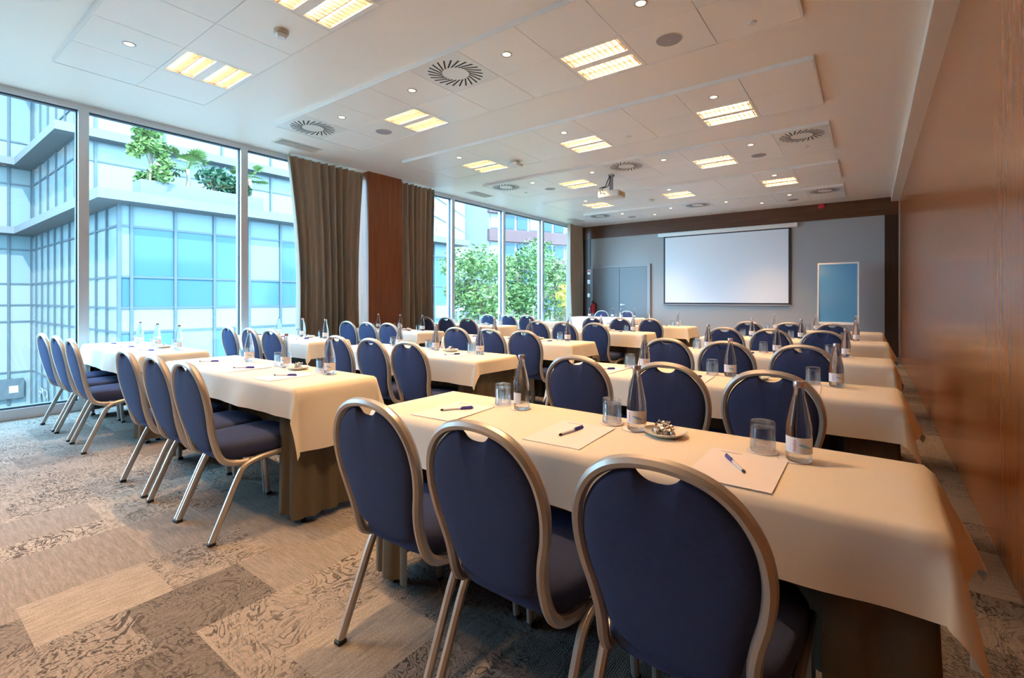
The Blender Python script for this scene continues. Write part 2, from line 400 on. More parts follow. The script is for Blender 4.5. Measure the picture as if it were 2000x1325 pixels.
# fluorescent fitting: two bays of two tubes with louvre blades
def make_lamp():
    t = empty('ceiling_light', label='square louvred fluorescent ceiling light', cat='ceiling light')
    hx, hy = .2985, .2985; bays = [(-.255, -.045), (.045, .255)]
    f = MB().box(-hx, hx, -hy, -.262, 0, .02).box(-hx, hx, .262, hy, 0, .02).box(-hx, hx, -.04, .04, 0, .02).box(-hx, -.268, -.262, .262, 0, .02).box(.268, hx, -.262, .262, 0, .02)
    f.build('frame', M_panel, t)
    for y0, y1 in bays:
        y0 -= .006; y1 += .005
        rf = MB().box(-.268, .268, y0-.002, y0, .02, .085).box(-.268, .268, y1, y1+.002, .02, .085).box(-.27, -.268, y0, y1, .02, .085).box(.268, .27, y0, y1, .02, .085).box(-.27, .27, y0, y1, .085, .088)
        rf.build('reflector', M_reflect, t)
        ym = (y0+y1)/2
        for yy in (ym-.052, ym+.052):
            MB().lathe([(.008, -.255), (.008, .255)], 8, Matrix.Translation((0, yy, .055)) @ Matrix.Rotation(PI/2, 4, 'Y')).build('tube', M_tube, t, 180)
        MB().box(-.268, .268, ym-.004, ym+.004, .004, .034).build('louvre_rib', M_louvre, t)
        lb = MB()
        for k in range(11):
            x = -.245+k*.049; lb.box(x-.003, x+.003, y0, y1, .006, .034)
        tag(lb.build('louvre_blades', M_louvre, t), kind='stuff')
    return t
def make_diff():
    t = empty('air_diffuser', label='swirl air diffuser', cat='air diffuser')
    MB().bbox(-.2985, .2985, -.2985, .2985, 0, .038, .002, 1).build('plate', M_whitepl, t)
    for k in range(24):
        a = 2*PI*k/24
        o = link('slot', SLOT, t); o.rotation_euler = (0, 0, a)
    return t
SLOT = MB().add([(.118, -.035, -.002), (.12, -.048, -.002), (.255, .012, -.002), (.253, .028, -.002), (.118, -.035, .004), (.12, -.048, .004), (.255, .012, .004), (.253, .028, .004)],
                [(0, 1, 2, 3), (4, 7, 6, 5), (0, 4, 5, 1), (1, 5, 6, 2), (2, 6, 7, 3), (3, 7, 4, 0)]).mesh('slot', M_dark)  # dark strip laid on the plate for the shade inside an open slot
spot_data = bpy.data.lights.new('downlight_lamp', 'SPOT'); spot_data.energy = SPOT_W*5; spot_data.spot_size = R(86); spot_data.spot_blend = 1.0; spot_data.color = (1, .57, .26); spot_data.shadow_soft_size = .028
def make_spot():
    t = empty('downlight', label='round downlight', cat='downlight')
    MB().lathe([(.033, 0.0), (.036, -.004), (.046, -.004), (.049, .0), (.049, .003), (.033, .003)], 20).build('ring', M_frame, t, 40)
    MB().lathe([(.0, -.001), (.033, -.001), (.033, .003), (0, .003)], 16).build('bulb', M_bulb, t, 40)
    link('lamp', spot_data, t, (0, 0, -.032))
    return t
def make_speaker():
    t = empty('ceiling_speaker', label='round grey ceiling speaker', cat='speaker')
    MB().lathe([(0, -.004), (.098, -.004), (.1, -.002), (.1, .003), (0, .003)], 28).build('grille', M_greypl, t, 40)
    MB().lathe([(.1, -.003), (.106, -.003), (.106, .003), (.1, .003)], 28).build('rim', M_whitepl, t, 40)
    MB().lathe([(0, -.006), (.004, -.006), (.004, -.003), (0, -.003)], 8).build('screw', M_whitepl, t)
    return t
P_lamp, P_diff, P_spot, P_spk = make_lamp(), make_diff(), make_spot(), make_speaker()
FIRST = set()
def place(proto, loc, rz, label, group):
    if proto.name not in FIRST:
        FIRST.add(proto.name); proto.location = loc; proto.rotation_euler = (0, 0, rz); tag(proto, label, None, group); return proto
    return dup(proto, loc, rz, label, group)
for s, y0 in enumerate(SY):
    A = s % 2 == 0            # rafts with diffusers
    last = s == 6
    near, far = y0+.3, y0+.9
    repl = {}
    for i in range(9):
        x = modx(i); cnt = ORD[8-i]+' tile from wood wall'
        nk = fk = 'panel'
        if A:
            if i in (0, 4, 8): nk = 'diff'
            if i in (1, 3, 5, 7): nk = 'spot'
            if i in (2, 6): fk = 'spot' if last else 'lamp'
            if i in (1, 7): fk = 'speaker'
        else:
            if i in (1, 4, 7): nk = 'spot'; fk = 'lamp'
        for kind, y in ((nk, near), (fk, far)):
            if kind == 'lamp': place(P_lamp, (x, y, ZP), 0, 'louvred fluorescent light, %s, %s' % (slot_name(s), cnt), 'fluorescent ceiling lights')
            elif kind == 'diff': place(P_diff, (x, y, ZP), 0, 'dark-slotted swirl air diffuser, %s, %s' % (slot_name(s), cnt), 'swirl air diffusers')
            else:
                link('panel', PANEL, ceiling, (x, y, ZP))
                if kind == 'spot': place(P_spot, (x, y, ZP), 0, 'round lit downlight, %s, %s' % (slot_name(s), cnt), 'recessed downlights')
                if kind == 'speaker': place(P_spk, (x, y, ZP), 0, 'round grey ceiling speaker, %s, %s' % (slot_name(s), cnt), 'ceiling speakers')
    # rim of the raft
    MB().box(SX0-.012, SX0, y0-.012, y0+1.212, ZP-.002, ZC+.01).box(SX1, SX1+.012, y0-.012, y0+1.212, ZP-.002, ZC+.01).box(SX0, SX1, y0-.012, y0, ZP-.002, ZC+.01).box(SX0, SX1, y0+1.2, y0+1.212, ZP-.002, ZC+.01).build('raft_rim', M_slabedge, ceiling)
def detector(loc, label):
    t = empty('smoke_detector', loc, label=label, cat='detector', group='smoke detectors')
    MB().lathe([(0, 0), (.055, 0), (.055, -.018), (.05, -.024), (0, -.024)], 24).build('base', M_beigepl, t, 40)
    MB().lathe([(.034, -.024), (.042, -.028), (.04, -.048), (.03, -.058), (0, -.058)], 24).build('sensor_head', M_whitepl, t, 40)
detector((modx(3), 1.95, ZP), 'beige smoke detector beside the louvred light on sixth raft from the screen')
detector((modx(3), 9.94, ZP), 'small smoke detector on the second raft from the screen')
for (x, y, lb) in [(-.72, 4.03, 'small round sprinkler cover on fifth raft from the screen'), (-2.51, 5.9, 'small round sprinkler cover on fourth raft from the screen'), (-.71, 7.75, 'small round sprinkler cover under the swirl diffuser, third raft'), (modx(0)+.05, 7.8, 'small round sprinkler cover on third raft by the windows')]:
    t = tag(MB().lathe([(0, -.012), (.03, -.012), (.033, -.008), (.033, .0), (0, 0)], 18).build('sprinkler_cover', M_whitepl, None, 40), lb, 'sprinkler', 'ceiling sprinkler covers'); t.location = (x, y, ZP)
# wireless box
t = empty('wireless_router', (-4.37, 5.95, ZP), label='white box-shaped wireless unit hung under ceiling', cat='router')
MB().bbox(-.09, .09, -.09, .09, -.075, -.03, .012, 3).build('body', M_whitepl, t, 40)
MB().box(-.05, .05, -.05, .05, -.03, 0).build('bracket', M_beigepl, t)
# projector
t = empty('projector', (-3.5, 7.55, ZP), label='white projector on a grey ceiling bracket', cat='projector')
MB().bbox(-.2, .17, -.15, .15, -.40, -.29, .02, 3).build('body', M_whitepl, t, 40)
MB().lathe([(.03, 0), (.04, 0), (.04, .03), (.03, .03), (.028, .012), (0, .012)], 20, Matrix.Translation((-.02, .15, -.345)) @ Matrix.Rotation(-PI/2, 4, 'X')).build('lens', M_black, t, 40)
MB().box(-.06, .02, -.04, .04, -.03, 0).box(-.045, .005, -.02, .02, -.29, -.03).box(-.10, .06, -.06, .06, -.295, -.275).build('bracket', M_greypl, t)
MB().sweep(catmull([(-.03, -.03, -.02), (-.07, -.05, -.12), (-.1, -.06, -.2), (-.16, -.10, -.22), (-.16, -.17, -.27), (-.12, -.17, -.34)], 5), .014, .014, None, 6).sweep(catmull([(-.02, -.03, -.03), (-.05, -.06, -.2), (-.12, -.12, -.24), (-.1, -.17, -.32), (-.06, -.155, -.35)], 5), .012, .012, None, 6).build('cable', M_black, t, 60)
MB().box(.171, .176, -.12, .12, -.38, -.31).build('vent', M_beigepl, t)
# air grilles beside the windows
for k, gy in enumerate((3.6, 7.52, 11.52)):
    t = empty('air_grille', (-6.42, gy, ZC), label='rectangular slatted ceiling grille by the windows, %s from the screen' % ORD[2-k], cat='air grille', group='ceiling grilles by the windows')
    MB().box(-.13, .13, -.31, .31, -.006, .0).build('frame', M_trim, t)
    for j, (a, b) in enumerate(((-.27, -.01), (.01, .27))):
        B(-.1, .1, a, b, -.008, -.005).build('recess_shade', M_dark, t)  # flat dark sheet, colour stands for the shade behind the slats
        for q in range(8):
            x = -.0875+q*.025; ubox('slat', M_trim, x-.0055, x+.0055, a, b, -.012, -.007, t)

# ---------------------------------------------------------------- back wall fittings
t = empty('projection_screen', (-2.97, YB-.02, 0), label='white pull-down projection screen with black border on grey wall', cat='screen')
MB().bbox(-1.63, 1.63, -.11, 0, 2.885, 2.985, .01, 2).build('case', M_scase, t, 40)
B(-1.485, 1.485, -.056, -.054, 1.085, 2.89).build('border', M_blackb, t)
B(-1.445, 1.445, -.059, -.0565, 1.125, 2.86).build('screen_fabric', M_screen, t)
MB().bbox(-1.5, 1.5, -.065, -.045, 1.06, 1.088, .005, 2).build('bottom_bar', M_greypl, t)
MB().sweep([(1.49, -.055, 1.07), (1.49, -.055, .98)], .006, .006).build('pull_cord', M_whitepl, t)
t = empty('fire_alarm', (-.876, YB-.03, 3.31), label='small red fire alarm on dark wood band above screen', cat='alarm')
MB().bbox(-.06, .06, -.05, 0, -.05, .05, .012, 2).build('body', M_red, t, 40)
MB().lathe([(0, .02), (.028, .018), (.035, 0)], 14, Matrix.Translation((0, -.05, 0)) @ Matrix.Rotation(PI/2, 4, 'X')).build('lens', M_red, t, 60)
t = empty('fire_extinguisher', (-6.50, YB-.20, 0), label='red fire extinguisher hung beside the grey double door', cat='extinguisher')
MB().lathe([(0, .62), (.07, .62), (.08, .64), (.08, .98), (.06, 1.05), (.025, 1.075), (.025, 1.10), (0, 1.1)], 20).build('cylinder', M_red, t, 50)
MB().bbox(-.02, .02, -.07, .05, 1.10, 1.125, .005).sweep([(0, -.06, 1.12), (0, -.09, 1.15), (0, .02, 1.16)], .02, .012).build('valve', M_black, t)
MB().sweep(catmull([(0, .04, 1.11), (.09, .05, 1.05), (.1, .02, .85), (.09, 0, .72)], 5), .02, .02).build('hose', M_black, t, 60)
for z, lb, mm, sz in ((2.02, 'small red and white fire sign on dark wood post', M_red, .07), (1.73, 'small white thermostat on dark wood post beside door', M_whitepl, .06), (1.33, 'white light switch on dark wood post beside door', M_whitepl, .055)):
    nm = 'fire_sign' if mm is M_red else ('thermostat' if z > 1.5 else 'light_switch')
    t = empty(nm, (-6.715, YB-.03, z), label=lb, cat=nm.split('_')[-1])
    MB().bbox(-.045, .045, -.02, 0, -sz, sz, .004, 2).build('plate', M_whitepl, t)
    if mm is M_red: B(-.035, .035, -.022, -.02, -.01, .055).build('symbol', M_red, t)
    else: MB().bbox(-.022, .022, -.026, -.02, -.03, .03, .002).build('rocker' if z < 1.5 else 'dial', M_scase, t)
# flip chart: tilted board on a tripod
t = empty('flip_chart', (-.52, 11.62, 0), label='tall flip chart easel with glossy board coloured by a painted blue reflection and white frame', cat='flip chart')
tl = math.atan2(.13, 1.2)
def brd(x, h, d): return Vector((x, -.06+h*math.sin(tl)-d*math.cos(tl), .73+h*math.cos(tl)+d*math.sin(tl)))
def slab(mb, x0, x1, h0, h1, d0, d1):
    return mb.add([brd(x, h, d) for x in (x0, x1) for h in (h0, h1) for d in (d0, d1)], [(0, 1, 3, 2), (4, 6, 7, 5), (0, 4, 5, 1), (2, 3, 7, 6), (0, 2, 6, 4), (1, 5, 7, 3)])
slab(MB(), -.32, .32, .03, 1.20, 0, .012).build('board', M_board, t)
fm = MB()
for a in ((-.345, -.32, 0, 1.23), (.32, .345, 0, 1.23), (-.32, .32, 0, .03), (-.32, .32, 1.2, 1.23)): slab(fm, *a, -.006, .02)
fm.build('frame', M_whitepl, t)
slab(MB(), -.30, .30, -.02, 0, -.01, .07).build('pen_tray', M_whitepl, t)
for sx in (-1, 1): MB().sweep([brd(sx*.27, .25, -.02), brd(sx*.27, 0, -.02), (sx*.36, -.16, 0)], .025, .025).build('leg', M_whitepl, t)
MB().sweep([brd(0, .9, -.03), (0, .55, 0)], .025, .025).build('leg', M_whitepl, t)

# ---------------------------------------------------------------- curtains
def curtain(name, ya, yb, xc, nf, label, amp=.055, pull=(0, 0), seed=1):
    rn = random.Random(seed); ph = [rn.uniform(0, 6) for _ in range(6)]
    def fn(u, vv):
        z = .03+vv*(ZC-.03-.03)
        gather = math.sin(PI*min(1, max(0, (1-vv)*1.05)))*.0
        sq = math.sin(PI*(1-vv)*.75)
        y0_ = ya+pull[0]*sq; y1_ = yb-pull[1]*sq
        uu = u+.012*math.sin(9*u+ph[0])+.006*math.sin(4*z+ph[1])*math.sin(PI*u)
        a = 2*PI*nf*uu
        am = amp*(.75+.35*math.sin(3.1*u*PI+ph[2]))*(.62+.38*(1-vv))
        sn = math.sin(a+.5*math.sin(2.3*u*nf+ph[5])); x = xc+am*1.35*math.copysign(abs(sn)**.65, sn)+.3*am*math.sin(2.0*a+ph[3]+.5*z)+.01*math.sin(2*z+ph[4]+3*u)
        return (x, y0_+(y1_-y0_)*uu+.012*math.cos(a)*(1-.3*vv), z)
    o = MB().grid(nf*20, 16, fn).build(name, M_curtain, None, 180)
    return tag(o, label, 'curtain', 'drawn-back curtains')
curtain('curtain', 3.66, 5.02, -6.845, 11, 'wide pleated taupe curtain between the tall windows and the wooden pier', .068, (.16, .09), 3)
curtain('curtain', 5.775, 6.55, -6.80, 7, 'narrower pleated taupe curtain on the screen side of the wooden pier', .075, (0, .02), 5)
curtain('curtain', 11.75, 12.62, -6.80, 8, 'grey taupe curtain in the corner beside the double door', .075, (0, 0), 8)

# ---------------------------------------------------------------- chair
def yback(z):
    T = [(.36, .085), (.42, .058), (.47, .042), (.56, .02), (.66, 0), (.76, -.018), (.85, -.034), (.92, -.046)]
    for (z0, y0), (z1, y1) in zip(T, T[1:]):
        if z <= z1: return y0+(y1-y0)*max(0, (z-z0))/(z1-z0)
    return T[-1][1]
def make_chair():
    t = empty('banquet_chair', label='blue chair', cat='chair')
    half = [(0, .891), (.062, .885), (.114, .866), (.158, .829), (.189, .773), (.2, .705), (.193, .635), (.176, .57), (.166, .515), (.165, .465), (.168, .425)]
    side = [(x, yback(z), z) for x, z in half]
    curl = [(.172, .078, .392), (.178, .115, .374), (.186, .165, .368), (.192, .22, .370)]
    pts = [(-x, y, z) for x, y, z in reversed(side+curl)][:-1]+side+curl
    MB().sweep(catmull(pts, 4), .026, .032, (1, 0, 0), 8, pw=9).build('back_frame', M_frame, t, 38)
    for sx in (-1, 1):
        lg = catmull([(sx*.208, .50, .392), (sx*.209, .34, .385), (sx*.210, .225, .374), (sx*.211, .165, .350), (sx*.211, .132, .300), (sx*.211, .075, .17), (sx*.211, 0.006, .012)], 5)
        lo = MB().sweep(lg, .025, .030, (1, 0, 0), 8, pw=9).build('rear_leg', M_frame, t, 38)
        MB().bbox(sx*.211-.016, sx*.211+.016, -.012, .022, 0, .016, .003, 1).build('foot_cap', M_black, lo)
        fl = MB().sweep(catmull([(sx*.205, .455, .385), (sx*.207, .468, .30), (sx*.209, .492, .012)], 4), .024, .028, (1, 0, 0), 8, pw=9).build('front_leg', M_frame, t, 38)
        MB().bbox(sx*.209-.015, sx*.209+.015, .476, .508, 0, .016, .003, 1).build('foot_cap', M_black, fl)
    MB().sweep([(-.2, .462, .378), (.2, .462, .378)], .02, .02).sweep([(-.2, .2, .376), (.2, .2, .376)], .02, .02).build('crossbar', M_frame, t)
    # seat cushion
    out = []
    def hw(y): return .190+.028*min(1, max(0, (y-.06)/.36))
    N = 40
    for k in range(N):
        a = 2*PI*k/N; ca, sa = math.cos(a), math.sin(a); rr = (abs(ca)**5+abs(sa)**5)**(-1/5)
        y = .285+sa*rr*.225; out.append((ca*rr*hw(y), y))
    prof = [(.0, .388), (.90, .388), (.97, .394), (1.0, .408), (1.005, .432), (.99, .452), (.955, .466), (.86, .476), (.55, .484), (0.0, .486)]
    vs, fs = [], []
    for r_, z in prof:
        for x, y in out: vs.append((x*r_, .285+(y-.285)*r_, z))
    for j in range(len(prof)-1):
        for k in range(N): fs.append((j*N+k, j*N+(k+1) % N, (j+1)*N+(k+1) % N, (j+1)*N+k))
    MB().add(vs, fs).build('seat', M_blue, t, 50)
    # back pad with a scooped hand-hold at the top
    oc = catmull([(.052, .8755, 0), (.085, .864, 0), (.114, .846, 0), (.148, .812, 0), (.174, .765, 0), (.185, .705, 0), (.179, .637, 0), (.162, .572, 0), (.149, .518, 0), (.136, .474, 0), (.105, .442, 0), (.055, .425, 0), (0, .42, 0)], 4)
    top = catmull([(0, .849, 0), (.020, .851, 0), (.038, .860, 0), (.052, .8755, 0)], 3)[:-1]
    hlf = [(q.x, q.y) for q in top]+[(q.x, q.y) for q in oc]
    loop = hlf+[(-x, z) for x, z in reversed(hlf[1:-1])]
    cz = .63; N = len(loop); vs, fs = [], []
    rings = [(.0, 1.0), (.35, .97), (.65, .86), (.85, .62), (.95, .36), (1.0, .0)]
    def pt(r_, th, sgn):
        return [(x*r_, yback(cz+(z-cz)*r_)+sgn*(.004+.022*th), cz+(z-cz)*r_) for x, z in loop]
    seq = [(r_, th, -1) for r_, th in rings]+[(r_, th, 1) for r_, th in reversed(rings)]
    for r_, th, sg in seq: vs += pt(r_, th, sg)
    for j in range(len(seq)-1):
        for k in range(N): fs.append((j*N+k, j*N+(k+1) % N, (j+1)*N+(k+1) % N, (j+1)*N+k))
    MB().add(vs, fs).build('back_pad', M_blue, t, 70)
    return t
P_chair = make_chair()

# ---------------------------------------------------------------- tables
def make_table(loc, label, group, L=1.8, W=.45):
    t = empty('folding_table', loc, label=label, cat='table', group=group)
    MB().bbox(-L/2, L/2, -W/2, W/2, .715, .742, .004, 1).build('table_top', M_woodp, t)
    for sx in (-1, 1):
        for sy in (-1, 1):
            lo = MB().sweep([(sx*(L/2-.04), sy*(W/2-.06), .715), (sx*(L/2-.04), sy*(W/2-.04), .014)], .026, .026).build('leg', M_greypl, t, 50)
            MB().bbox(sx*(L/2-.04)-.018, sx*(L/2-.04)+.018, sy*(W/2-.04)-.018, sy*(W/2-.04)+.018, 0, .02, .004, 1).build('foot_cap', M_black, lo)
        MB().sweep([(sx*(L/2-.04), -W/2+.05, .30), (sx*(L/2-.04), W/2-.05, .30)], .02, .02).build('leg_brace', M_greypl, t)
    return t
def make_cloth(loc, label, L, W, an, af, bl, br, m, seed, group, wave=.010, flare=(.12, .12)):
    rn = random.Random(seed); ph = [rn.uniform(0, 6.28) for _ in range(10)]
    hx, hy, zt, off, rad = L/2+.022, W/2+.022, .750, .0, .016
    def lin_(a, b, n): return [a+(b-a)*i/n for i in range(n+1)]
    us = [-hx-bl*(1-i/9) for i in range(9)]+lin_(-hx, hx, 44)+[hx+br*(i+1)/9 for i in range(9)]
    vs_ = [-hy-an*(1-i/9) for i in range(9)]+lin_(-hy, hy, 10)+[hy+af*(i+1)/9 for i in range(9)]
    def fold(d):          # rounded table edge: (outward, down) after d of cloth past the edge
        q = rad*PI/2
        if d < q: a = d/rad; return rad*math.sin(a), rad*(1-math.cos(a))
        return rad, rad+(d-q)
    def end_off(d_, v, sx):
        f = min(1, d_/.2); return d_*flare[0 if sx < 0 else 1]*(.12+.88*(v+hy)/(2*hy))+f*(.008+wave*(1.1*math.sin(13*v+ph[2]+sx)+.5*math.sin(29*v+ph[3])))
    def side_off(d_, u, sy):
        f = min(1, d_/.2); return d_*.08+f*(.006+wave*(math.sin(6.5*u+ph[4]+sy)+.55*math.sin(15*u+ph[5])+.3*math.sin(31*u+ph[6])))
    V = []
    for v in vs_:
        for u in us:
            du = max(0, abs(u)-hx); dv = max(0, abs(v)-hy); sx = 1 if u > 0 else -1; sy = 1 if v > 0 else -1
            x, y, z = max(-hx, min(hx, u)), max(-hy, min(hy, v)), zt
            if du == 0 and dv == 0: z += .0012*math.sin(5*u+ph[0])*math.sin(11*v+ph[1])
            elif dv == 0:
                o_, d_ = fold(du); z -= d_; x += sx*(o_+end_off(d_, v, sx))
            elif du == 0:
                o_, d_ = fold(dv); z -= d_; y += sy*(o_+side_off(d_, u, sy))
            else:
                rho = math.hypot(du, dv); phi = math.atan2(dv, du); al = R(26)*math.sin(2*phi)
                ox, oy = math.cos(phi), math.sin(phi); o_, d_ = fold(rho); q = max(0, rho-.01)*math.sin(al)*.40
                x += sx*((o_+end_off(d_, sy*hy, sx))*ox*ox+q*ox); y += sy*((o_+side_off(d_, sx*hx, sy))*oy*oy+q*oy)
                z -= d_*math.cos(al*.75)
            V.append((x, y, z))
    nu, nv = len(us), len(vs_)
    F_ = [(j*nu+i, j*nu+i+1, (j+1)*nu+i+1, (j+1)*nu+i) for j in range(nv-1) for i in range(nu-1)]
    o = MB().add(V, F_).build('tablecloth', m, None, 180)
    o.location = loc; return tag(o, label, 'tablecloth', group)
def make_skirt(loc, label, L, W, seed, group, wrap=.2):
    rn = random.Random(seed); hx, hy = L/2+.010, W/2+.010
    P = [(-hx+wrap, -hy), (-hx, -hy), (-hx, hy), (hx, hy), (hx, -hy), (hx-wrap, -hy)]
    pts = []; s0 = 0
    for (x0, y0), (x1, y1) in zip(P, P[1:]):
        d = math.hypot(x1-x0, y1-y0); n = max(4, int(d/.014)); nx, ny = (y1-y0)/d, -(x1-x0)/d
        for i in range(n):
            f = i/n; pts.append((x0+(x1-x0)*f, y0+(y1-y0)*f, -nx, -ny, s0+d*f, min(f, 1-f)*d))
        s0 += d
    pts.append((P[-1][0], P[-1][1], 0, 1, s0, 0))
    ph = rn.uniform(0, 6)
    nz = 6; V = []
    for j in range(nz+1):
        f = j/nz; z = .738-f*(.738-.045)
        for x, y, nx, ny, s_, e in pts:
            q = s_*2*PI/.115+ph; a = (.003+.014*f)*(math.sin(q)+.35*math.sin(2.3*q))*min(1, e/.03)*(.9)
            V.append((x+nx*(a+.012*f), y+ny*(a+.012*f), z+.006*math.sin(3*s_+ph)*f))
    n = len(pts); F_ = [(j*n+i, j*n+i+1, (j+1)*n+i+1, (j+1)*n+i) for j in range(nz) for i in range(n-1)]
    o = MB().add(V, F_).build('table_skirt', M_skirt, None, 180); o.location = loc
    return tag(o, label, 'table skirt', group)

# ---------------------------------------------------------------- tableware
def make_bottle():
    t = empty('water_bottle', label='bottle', cat='bottle')
    MB().lathe([(0, .002), (.029, 0), (.033, .004), (.034, .012), (.034, .094), (.0325, .108), (.028, .135), (.0215, .165), (.0165, .186), (.0142, .199), (.0138, .218), (.0, .218)], 24).build('glass_body', M_bottle, t, 60)
    MB().lathe([(.0140, .214), (.0150, .216), (.0150, .228), (.0138, .2315), (0, .232)], 18).build('cap', M_cap, t, 40)
    lb = MB().lathe([(.0343, .027), (.0343, .073)], 20, None, R(170), R(370)).build('paper_label', M_label, t, 180)
    tx = text_mesh('insalus', .013, M_pink); 
    a = R(228); o = link('lettering', tx, lb, (.03445*math.cos(a), .03445*math.sin(a), .05))
    o.matrix_local = Matrix.Translation((.03455*math.cos(a), .03455*math.sin(a), .05)) @ Matrix.Rotation(a+PI/2, 4, 'Z') @ Matrix.Rotation(PI/2, 4, 'X') @ Matrix.Rotation(PI/2, 4, 'Z')
    sw = MB()
    V = []
    for i in range(13):
        f = i/12; a = R(246+f*62); z0 = .042+.012*(1-f)**2; h = .008*math.sin(PI*f)+.0005
        for zz in (z0, z0+h): V.append((.03445*math.cos(a), .03445*math.sin(a), zz))
    sw.add(V, [(2*i, 2*i+2, 2*i+3, 2*i+1) for i in range(12)]).build('swoosh', M_sky, lb, 180)
    return t
def make_glass():
    t = empty('upturned_glass', label='glass', cat='glass')
    MB().lathe([(.0345, .0006), (.0355, 0), (.0365, .0006), (.0358, .088), (.0335, .0935), (.031, .094), (.0, .0925)]+[], 28).lathe([(.0345, .0006), (.0335, .072), (.031, .077), (.026, .078), (0, .0785)], 28).build('glass_body', M_tglass, t, 60)
    return t
def make_coaster():
    t = empty('paper_coaster', label='coaster', cat='coaster')
    MB().lathe([(0, 0), (.0445, 0), (.0445, .0012), (0, .0012)], 28).build('disc', M_paper, t)
    MB().lathe([(.0425, .0013), (.0440, .0013)], 28).build('printed_ring', M_ink, t)
    return t
def make_paper():
    t = empty('note_pad', label='pad', cat='note pad')
    MB().box(-.105, .105, -.148, .148, 0, .002).build('sheets', M_paper, t)
    link('letterhead', HEAD, t, (-.045, .128, .0022))
    return t
HEAD = MB().box(-.03, .03, -.0022, .0022, 0, .0001).box(-.026, .02, -.0062, -.0045, 0, .0001).mesh('letterhead', M_ink)
def make_pen():
    t = empty('ballpoint_pen', label='pen', cat='pen')
    ax = Matrix.Translation((0, 0, .0045)) @ Matrix.Rotation(-PI/2, 4, 'X')
    MB().lathe([(0, -.06), (.0042, -.06), (.0042, .032), (0, .032)], 10, ax).build('barrel', M_penclear, t, 40)
    MB().lathe([(0, -.066), (.0022, -.0655), (.0045, -.060), (.0045, -.054), (0, -.054)], 10, ax).build('end_plug', M_black, t, 40)
    cp = MB().lathe([(0, .020), (.0052, .020), (.0052, .068), (.003, .076), (0, .076)], 12, ax).build('cap', M_penblue, t, 40)
    MB().bbox(-.0018, .0018, .026, .072, .0095, .0125, .0006, 1).build('clip', M_penblue, cp)
    return t
def make_dish():
    t = empty('sweets_dish', label='dish', cat='dish')
    MB().lathe([(0, .003), (.036, .003), (.060, .012), (.0725, .019), (.0735, .0175), (.061, .008), (.040, 0), (0, 0)], 30).build('saucer', M_ceramic, t, 60)
    return t
def make_sweet():
    t = empty('wrapped_sweet', label='sweet', cat='sweet')
    rn = random.Random(5); bm = bmesh.new(); bmesh.ops.create_icosphere(bm, subdivisions=2, radius=1)
    for q in bm.verts: q.co = Vector((q.co.x*.0125, q.co.y*.009, q.co.z*.008))*(1+rn.uniform(-.12, .12))
    MB().bm(bm).build('foil', M_foil, t); bm.free()
    V = []; F_ = []
    for sx in (-1, 1):
        k = len(V); V.append((sx*.011, 0, 0))
        for i in range(9):
            a = 2*PI*i/9; V.append((sx*(.021+.002*(i % 2)), math.cos(a)*.008, math.sin(a)*.006*(1 if i % 2 else .5)))
        F_ += [(k, k+1+i, k+1+(i+1) % 9) for i in range(9)]
    MB().add(V, F_).build('twist', M_foil, t)
    return t
P_bottle, P_glass, P_coast, P_pad, P_pen, P_dish, P_sweet = make_bottle(), make_glass(), make_coaster(), make_paper(), make_pen(), make_dish(), make_sweet()
def sweets(loc, n, label, group, seed):
    rn = random.Random(seed)
    for k in range(n):
        lay = 0 if k < n*.55 else (1 if k < n*.88 else 2)
        r_ = rn.uniform(.0, (.040, .026, .010)[lay]); a = k*2.4+rn.uniform(-.4, .4)
        o = place(P_sweet, (loc[0]+r_*math.cos(a), loc[1]+r_*math.sin(a), loc[2]+.0135+lay*.0135), rn.uniform(0, 6), label, group)
        o.rotation_euler = (rn.uniform(-.5, .5), rn.uniform(-.6, .6), rn.uniform(0, 6))

CN = {'R': 'wood-wall column', 'M': 'middle column', 'L': 'window column'}
SEATS = ['window-side', 'middle', 'wood-wall-side']
ENDX = {'R': [.10, .09, .105, .12, .105], 'M': [-2.47, -2.43, -2.49, -2.49, -2.45], 'L': [-4.88, -4.93, -5.06, -5.09, -5.10]}
FARY = {'R': [1.785, 3.25, 4.83, 6.71, 8.55], 'M': [1.845, 3.26, 4.82, 6.70, 8.58], 'L': [1.84, 3.36, 5.05, 6.92, 8.75]}
CHX = {'R': [(-1.30, -.83, -.345), (-1.345, -.83, -.362), (-1.342, -.886, -.383), (-1.326, -.86, -.386), (-1.40, -.892, -.40)],
       'M': [(-3.80, -3.27, -2.83), (-3.765, -3.29, -2.825), (-3.79, -3.303, -2.85), (-3.91, -3.45, -2.975), (-3.94, -3.422, -2.895)],
       'L': [(-6.25, -5.73, -5.19), (-6.05, -5.53, -5.07), (-6.15, -5.66, -5.20), (-6.42, -5.91, -5.40), (-6.44, -5.92, -5.45)]}
CHY = {'R': [1.00, 2.46, 3.96, 5.85, 7.58], 'M': [1.03, 2.50, 4.06, 5.90, 7.72], 'L': [1.04, 2.58, 4.24, 6.05, 7.85]}
DROP = {'R1': (.185, .2, .16, .27), 'M1': (.175, .2, .2, .35), 'M2': (.20, .2, .2, .115), 'R2': (.18, .2, .18, .24), 'L1': (.20, .2, .2, .14), 'R3': (.17, .2, .2, .2), 'M4': (.19, .2, .2, .14)}
NSW = {'R1': 15, 'M1': 9, 'M2': 9, 'L1': 6, 'M3': 6}
rj = random.Random(21)
PENROT = {'R1': (-.62, -.12, .56), 'M1': (-.85, -.9, -.95), 'L1': (-1.0, -1.0, -1.05)}
